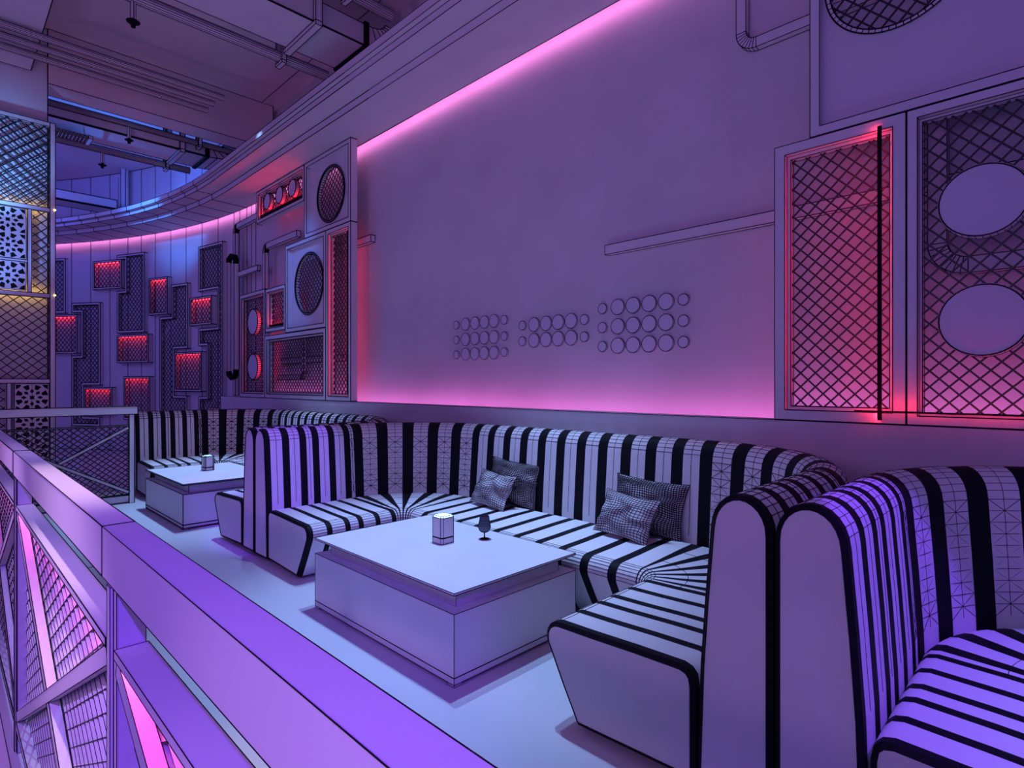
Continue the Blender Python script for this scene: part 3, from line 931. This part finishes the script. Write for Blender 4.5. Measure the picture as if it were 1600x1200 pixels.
def farmap(x, z, d): return Vector((x, 7.91 + d, z))
r = LR(6.5)
root = thing('cross_railing', 'far cross railing with dark wire mesh, ending beside the distant sofa', 'railing', (0.95, 7.93, 0))
b = MB(r); b.box(0.272, 1.70, 7.905, 7.957, 1.045, 1.137); part(b, 'handrail', [CLAY, INK], root)
b = MB(r); b.box(1.615, 1.668, 7.910, 7.952, 0.0, 1.044); part(b, 'post', [CLAY, INK], root)
b = MB(r); b.box(0.28, 1.613, 7.915, 7.947, 0.905, 0.918); part(b, 'middle_rail', [CLAY, INK], root)
b = MB(r); b.box(0.28, 1.613, 7.915, 7.947, 0.095, 0.105); b.box(0.28, 1.613, 7.925, 7.935, 0.0, 0.012); part(b, 'bottom_rail', [CLAY, INK], root)
b = MB(r); b.box(0.30, 1.610, 7.928, 7.936, 0.0125, 0.094, 0, False); part(b, 'kick_plate', [CLAY, INK], root)
b = MB(r); beam2(b, lambda x, z, d: Vector((x, 7.925 - d, z)), (1.61, 0.89), (0.28, 0.13), 0.035, 0.0, 0.012); part(b, 'brace', [CLAY, INK], root)
b = MB(r); beam2(b, lambda x, z, d: Vector((x, 7.923 - d, z)), (1.61, 0.13), (0.28, 0.89), 0.035, 0.012, 0.022); part(b, 'brace', [CLAY, INK], root)
b = MB(r); strands(b, lambda x, z, d: Vector((x, 7.945 - d, z)), [rect(0.28, 1.612, 0.106, 0.904)], 0.075, 0.0055, 0.006, 0.0, 0, 0.82); part(b, 'mesh_infill', [WIRE, INK], root)

# balcony edge below the railing
b = MB(0.0016)
b.box(0.15, 0.199, -4.5, 9.70, -0.34, -0.0005, 0, True)
edge = tag(b.build('trim_5', [CLAY, INK]), kind='structure')
b = MB(); b.box(0.140, 0.1495, -4.5, 9.7, -0.12, -0.09, 0, False)
b.build('led_strip', [MAGL], edge)

# ------------------------------------------------------------------ mesh tower around the column
root = thing('mesh_tower', 'tall mesh clad light tower with ornate panels at the left edge', 'tower', (0.6, 9.0, 0))
TX0, TX1, TY = 0.10, 1.062, 9.0
zs = [4.60, 3.546, 2.49, 1.44, 0.385]
b = MB(0.0042); b.box(TX1 - 0.052, TX1, TY - 0.002, TY + 0.05, 0.0, 4.62); part(b, 'post', [CLAY, INK], root)
b = MB(0.0042); b.box(TX0 - 0.052, TX0, TY - 0.002, TY + 0.05, 0.0, 4.62); part(b, 'post', [CLAY, INK], root)
b = MB(0.0035); b.box(TX1 - 0.045, TX1, 9.72, 9.76, 0.0, 4.62); part(b, 'post', [CLAY, INK], root)
for z in zs:
    b = MB(0.0042); b.box(TX0, TX1 - 0.053, TY, TY + 0.04, z - 0.03, z + 0.02); part(b, 'crossbar', [CLAY, INK], root)
    b = MB(0.0042); b.box(TX1 - 0.05, TX1 - 0.005, TY + 0.052, 9.71, z - 0.03, z + 0.02); part(b, 'crossbar', [CLAY, INK], root)
tm = lambda x, z, d: Vector((x, TY + 0.02 - d, z))
tm2 = lambda x, z, d: Vector((x, TY + 0.075 - d, z))
ts_ = lambda y, z, d: Vector((TX1 - 0.02 + d, y, z))
def tmesh(mp, rc, name='wire_mesh', pitch=0.115):
    b = MB(0.003); strands(b, mp, [rect(*rc)], pitch, 0.0055, 0.005, 0.0, 0, 0.9); part(b, name, [WIRE, INK], root)
tmesh(tm, (TX0, TX1 - 0.053, 3.57, 4.57))
tmesh(tm2, (TX0, TX1 - 0.053, 3.60, 4.56), pitch=0.125)
tmesh(tm, (0.845, TX1 - 0.053, 2.515, 3.51))
tmesh(tm, (TX0, TX1 - 0.053, 1.465, 2.455))
tmesh(tm, (TX0, 0.60, 0.41, 1.405))
tmesh(tm, (TX0, TX1 - 0.053, 0.02, 0.35))
for i in range(4): tmesh(ts_, (TY + 0.055, 9.71, zs[i + 1] + 0.02, zs[i] - 0.03), pitch=0.10)
def ornate(x0, x1, z0, z1, cell):
    """pale fretwork panel: stars, petals and interlaced bars cut as dark openings"""
    b = MB(0.0022)
    b.box(x0, x1, TY + 0.006, TY + 0.016, z0, z1, 0, True)
    yy = TY + 0.0045
    def shape(pts):
        lo = [(px, yy, pz) for px, pz in pts]
        hi = [(px, yy + 0.003, pz) for px, pz in pts]
        b.prism(lo, hi, 1, False)
    nx = max(1, round((x1 - x0) / cell)); nz = max(1, round((z1 - z0) / cell))
    cx, cz = (x1 - x0) / nx, (z1 - z0) / nz
    for i in range(nx):
        for j in range(nz):
            ox, oz = x0 + (i + .5) * cx, z0 + (j + .5) * cz
            R = min(cx, cz) / 2
            for k in range(8):
                a = pi / 4 * k
                # petals round the star
                c_, s_ = cos(a), sin(a)
                rad0, rad1, wd = R * 0.30, R * 0.66, R * 0.125
                pts = [(ox + c_ * rad0, oz + s_ * rad0), (ox + c_ * (rad0 + rad1) / 2 - s_ * wd, oz + s_ * (rad0 + rad1) / 2 + c_ * wd),
                       (ox + c_ * rad1, oz + s_ * rad1), (ox + c_ * (rad0 + rad1) / 2 + s_ * wd, oz + s_ * (rad0 + rad1) / 2 - c_ * wd)]
                shape(pts)
                a2 = a + pi / 8
                c_, s_ = cos(a2), sin(a2)
                rad0, rad1, wd = R * 0.62, R * 0.96, R * 0.20
                pts = [(ox + c_ * rad0 - s_ * wd * .5, oz + s_ * rad0 + c_ * wd * .5), (ox + c_ * rad1 - s_ * wd, oz + s_ * rad1 + c_ * wd),
                       (ox + c_ * rad1 + s_ * wd, oz + s_ * rad1 - c_ * wd), (ox + c_ * rad0 + s_ * wd * .5, oz + s_ * rad0 - c_ * wd * .5)]
                shape(pts)
            shape([(ox + R * .2 * cos(pi / 4 * k) * (1 if k % 2 else .6), oz + R * .2 * sin(pi / 4 * k) * (1 if k % 2 else .6)) for k in range(8)])
            for sx in (-1, 1):
                for sz in (-1, 1):
                    qx, qz = ox + sx * cx * .5, oz + sz * cz * .5
                    w = R * .34
                    shape([(qx - sx * .01, qz - sz * .01), (qx - sx * (w + .01), qz - sz * .01), (qx - sx * w * .8, qz - sz * w * .8), (qx - sx * .01, qz - sz * (w + .01))])
    b.line((x0 + (x1 - x0) / 2, yy - .002, z0), (x0 + (x1 - x0) / 2, yy - .002, z1), 0.002)
    part(b, 'fretwork_panel', [CLAY, INK], root)
ornate(0.12, 0.785, 2.90, 3.505, 0.30)
ornate(0.12, 0.785, 2.525, 2.865, 0.30)
ornate(0.68, 1.00, 0.42, 1.40, 0.32)
b = MB(0.003); b.box(0.80, 0.835, TY - 0.004, TY + 0.03, 2.512, 3.514); part(b, 'upright', [CLAY, INK], root)
b = MB(0.003); b.box(0.61, 0.648, TY - 0.004, TY + 0.03, 0.407, 1.408); part(b, 'upright', [CLAY, INK], root)
b = MB(0.003); b.box(0.11, 0.799, TY - 0.004, TY + 0.02, 2.868, 2.892); part(b, 'crossbar', [CLAY, INK], root)
for z, m in ((3.546, WARML), (2.49, WARML)):
    b = MB(); b.box(TX0 + 0.02, TX1 - 0.07, TY + 0.045, TY + 0.055, z + 0.022, z + 0.027, 0, False); part(b, 'led_strip', [m], root)
    b = MB(); b.box(TX1 - 0.045, TX1 - 0.006, TY - 0.0, TY + 0.045, z + 0.0225, z + 0.030, 0, False) if False else b.box(TX1 - 0.012, TX1 + 0.003, TY - 0.012, TY - 0.004, z + 0.0, z + 0.012, 0, False); part(b, 'led_lamp', [m], root)
spot('tower_spot', (0.25, 8.0, 3.3), (0.45, 9.15, 4.0), (0.12, 0.40, 1.0), 130, 62, 0.9, 0.05)
spot('tower_spot', (0.1, 7.8, 2.4), (0.5, 9.0, 3.0), (0.14, 0.32, 1.0), 80, 50, 0.9, 0.05)

# ------------------------------------------------------------------ ceiling services
def hvac(label, y0, y1, z0, z1, xa, xb, hang, dist):
    root = thing('air_duct', label, 'duct', ((xa + xb) / 2, y0, z0), 'rectangular air ducts under the ceiling')
    r = LR(dist)
    b = MB(r); b.box(xa, xb, y0, y1, z0, z1)
    b.line((xa, y0, z0 - 0.002), (xb, y0, z0 - 0.002), r * 2.4)
    part(b, 'duct_body', [CLAY, INK], root)
    if not hang: return root
    b = MB(r); b.box(xb + 0.001, xb + 0.05, y0 - 0.02, y1 + 0.02, z0 - 0.02, z1 + 0.02); part(b, 'flange', [BLACKM, INK], root)
    b = MB(r)
    pr = [(xb + 0.051, z0, z1)]
    n = 6; prev = None
    for k in range(n + 1):
        a = pi / 2 * k / n
        cxx = xb + 0.051
        lo = (cxx + 0.50 * sin(a), z1 + 0.10 - (0.10 + z1 - z0) * cos(a)); hi = (cxx + 0.22 * sin(a), z1 + 0.10 - 0.10 * cos(a))
        if prev:
            b.hexa([(prev[0][0], y0, prev[0][1]), (lo[0], y0, lo[1]), (lo[0], y1, lo[1]), (prev[0][0], y1, prev[0][1]),
                    (prev[1][0], y0, prev[1][1]), (hi[0], y0, hi[1]), (hi[0], y1, hi[1]), (prev[1][0], y1, prev[1][1])], 0, True)
        prev = (lo, hi)
    part(b, 'elbow', [CLAY, INK], root)
    for hx in hang:
        b = MB(r * 0.9)
        b.box(hx, hx + 0.07, y0 - 0.05, y1 + 0.05, z0 - 0.05, z0 - 0.004)
        b.box(hx, hx + 0.07, y0 - 0.05, y0 - 0.012, z0 - 0.003, ZC - 0.002)
        b.box(hx, hx + 0.07, y1 + 0.012, y1 + 0.05, z0 - 0.003, ZC - 0.002)
        part(b, 'hanger', [CLAY, INK], root)
    return root
hvac('nearest air duct crossing the ceiling at the top of the picture', 5.53, 6.18, 5.10, 5.33, -1.5, 3.30, (2.72,), 7)
hvac('second air duct crossing behind the ceiling beam', 10.05, 10.70, 5.10, 5.25, 1.01, 3.10, (2.72,), 10)
hvac('farthest small duct ending at the curved wall pipe', 13.75, 14.25, 4.92, 5.10, -1.0, 2.60, (), 12)
def pipe(label, x0, x1, y, z, rad, dist, ribs=True, hang=()):
    r = LR(dist)
    root = thing('service_pipe', label, 'pipe', ((x0 + x1) / 2, y, z), 'pipes under the ceiling')
    b = MB(r * 0.7); b.tube([(x0, y, z), (x1, y, z)], rad, 16, 0, True, False, 16)
    part(b, 'pipe', [CLAY, INK], root, 40)
    for hx in hang:
        b = MB(r * 0.9)
        b.box(hx, hx + 0.05, y - rad - 0.03, y + rad + 0.03, z - rad - 0.035, z - rad - 0.004)
        b.box(hx, hx + 0.05, y - rad - 0.03, y - rad - 0.002, z - rad - 0.003, ZC - 0.002)
        b.box(hx, hx + 0.05, y + rad + 0.002, y + rad + 0.03, z - rad - 0.003, ZC - 0.002)
        part(b, 'hanger', [CLAY, INK], root)
    return root
pipe('ribbed pipe in front of the nearest air duct', -1.5, 3.5, 5.30, 5.40, 0.055, 7, hang=(2.95,))
pipe('ribbed pipe along the rear edge of the nearest air duct', -1.5, 3.3, 6.36, 5.07, 0.055, 7, hang=(2.72,))
pipe('ribbed pipe in front of the second air duct', 1.01, 3.55, 9.955, 5.235, 0.042, 10, hang=(2.95,))
pipe('ribbed pipe along the rear edge of the second air duct', 1.01, 3.1, 10.86, 5.07, 0.05, 10, hang=(2.72,))
for lbl, yy, xe in (('front', 8.00, 2.69), ('middle', 8.26, 2.66), ('rear', 8.52, 2.66)):
    root = thing('conduit_tube', '%s of the three parallel tubes below the ceiling' % lbl, 'tube', (1.0, yy, 5.15), 'three parallel tubes')
    b = MB(0.0035); b.tube([(-1.5, yy, 5.17), (xe, yy, 5.17)], 0.036, 12, 0, True, False, 12); part(b, 'tube', [CLAY, INK], root, 40)
    for xx in (0.2, 0.75):
        b = MB(0.002); b.box(xx, xx + 0.02, yy - 0.01, yy + 0.01, 5.206, 5.2295, 0, False); part(b, 'hanger', [CLAY], root)
def sprinkler(label, x, y, z, s=1.0):
    root = thing('sprinkler', label, 'sprinkler', (x, y, z), 'sprinkler heads')
    b = MB(0.004); b.tube([(x, y, z - 0.015), (x, y, z - 0.17 * s)], 0.022, 8, 0, True, False, 4); part(b, 'drop_pipe', [CLAY, INK], root)
    b = MB(0.004); b.lathe((x, y, z - 0.25 * s), [(0.0, 0.0), (0.02, 0.0), (0.022, 0.03), (0.055, 0.045), (0.06, 0.055), (0.02, 0.06), (0.02, 0.085), (0, 0.085)], 10, 0); part(b, 'head', [BLACKM, INK], root)
sprinkler('sprinkler head hanging under the nearest rear pipe', 1.33, 6.36, 5.03)
sprinkler('sprinkler head hanging in front of the second air duct', 2.03, 9.955, 5.20, 1.0)
sprinkler('sprinkler head hanging behind the second air duct', 1.86, 10.86, 5.03, 1.0)
# slatted grille under the second duct
root = thing('air_grille', 'slatted air grille hanging under the second duct beside the tower', 'grille', (1.25, 10.4, 4.95))
b = MB(0.004)
for k in range(11):
    x = 1.12 + k * 0.042
    b.box(x, x + 0.022, 10.22, 10.52, 4.985, 5.01)
part(b, 'slats', [CLAY, INK], root)
b = MB(0.004); b.box(1.06, 1.115, 10.22, 10.52, 4.97, 5.015); b.box(1.585, 1.64, 10.22, 10.52, 4.97, 5.015); b.box(1.116, 1.584, 10.50, 10.52, 4.97, 4.984); b.box(1.116, 1.584, 10.22, 10.24, 4.97, 4.984); part(b, 'frame', [CLAY, INK], root)
for xx in (1.10, 1.55):
    b = MB(0.003); b.box(xx, xx + 0.012, 10.35, 10.362, 5.016, 5.099, 0, False); part(b, 'hanger', [CLAY, INK], root)
# upright pipe on the upper curved wall
p = wallmap(4.83, 0, 0.12)
root = thing('riser_pipe', 'upright round riser pipe on the upper blue wall', 'pipe', (p.x, p.y, 4.65))
b = MB(0.006); b.tube([(p.x, p.y, 4.65), (p.x, p.y, ZC - 0.01)], 0.07, 12, 0, True, False, 4); part(b, 'pipe', [CLAY, INK], root, 40)
p2 = wallmap(5.05, 0, 0.05)
b = MB(0.006); b.tube([(p2.x, p2.y, 4.65), (p2.x, p2.y, ZC - 0.15)], 0.035, 8, 0, True, False, 4); part(b, 'pipe', [CLAY, INK], root, 40)
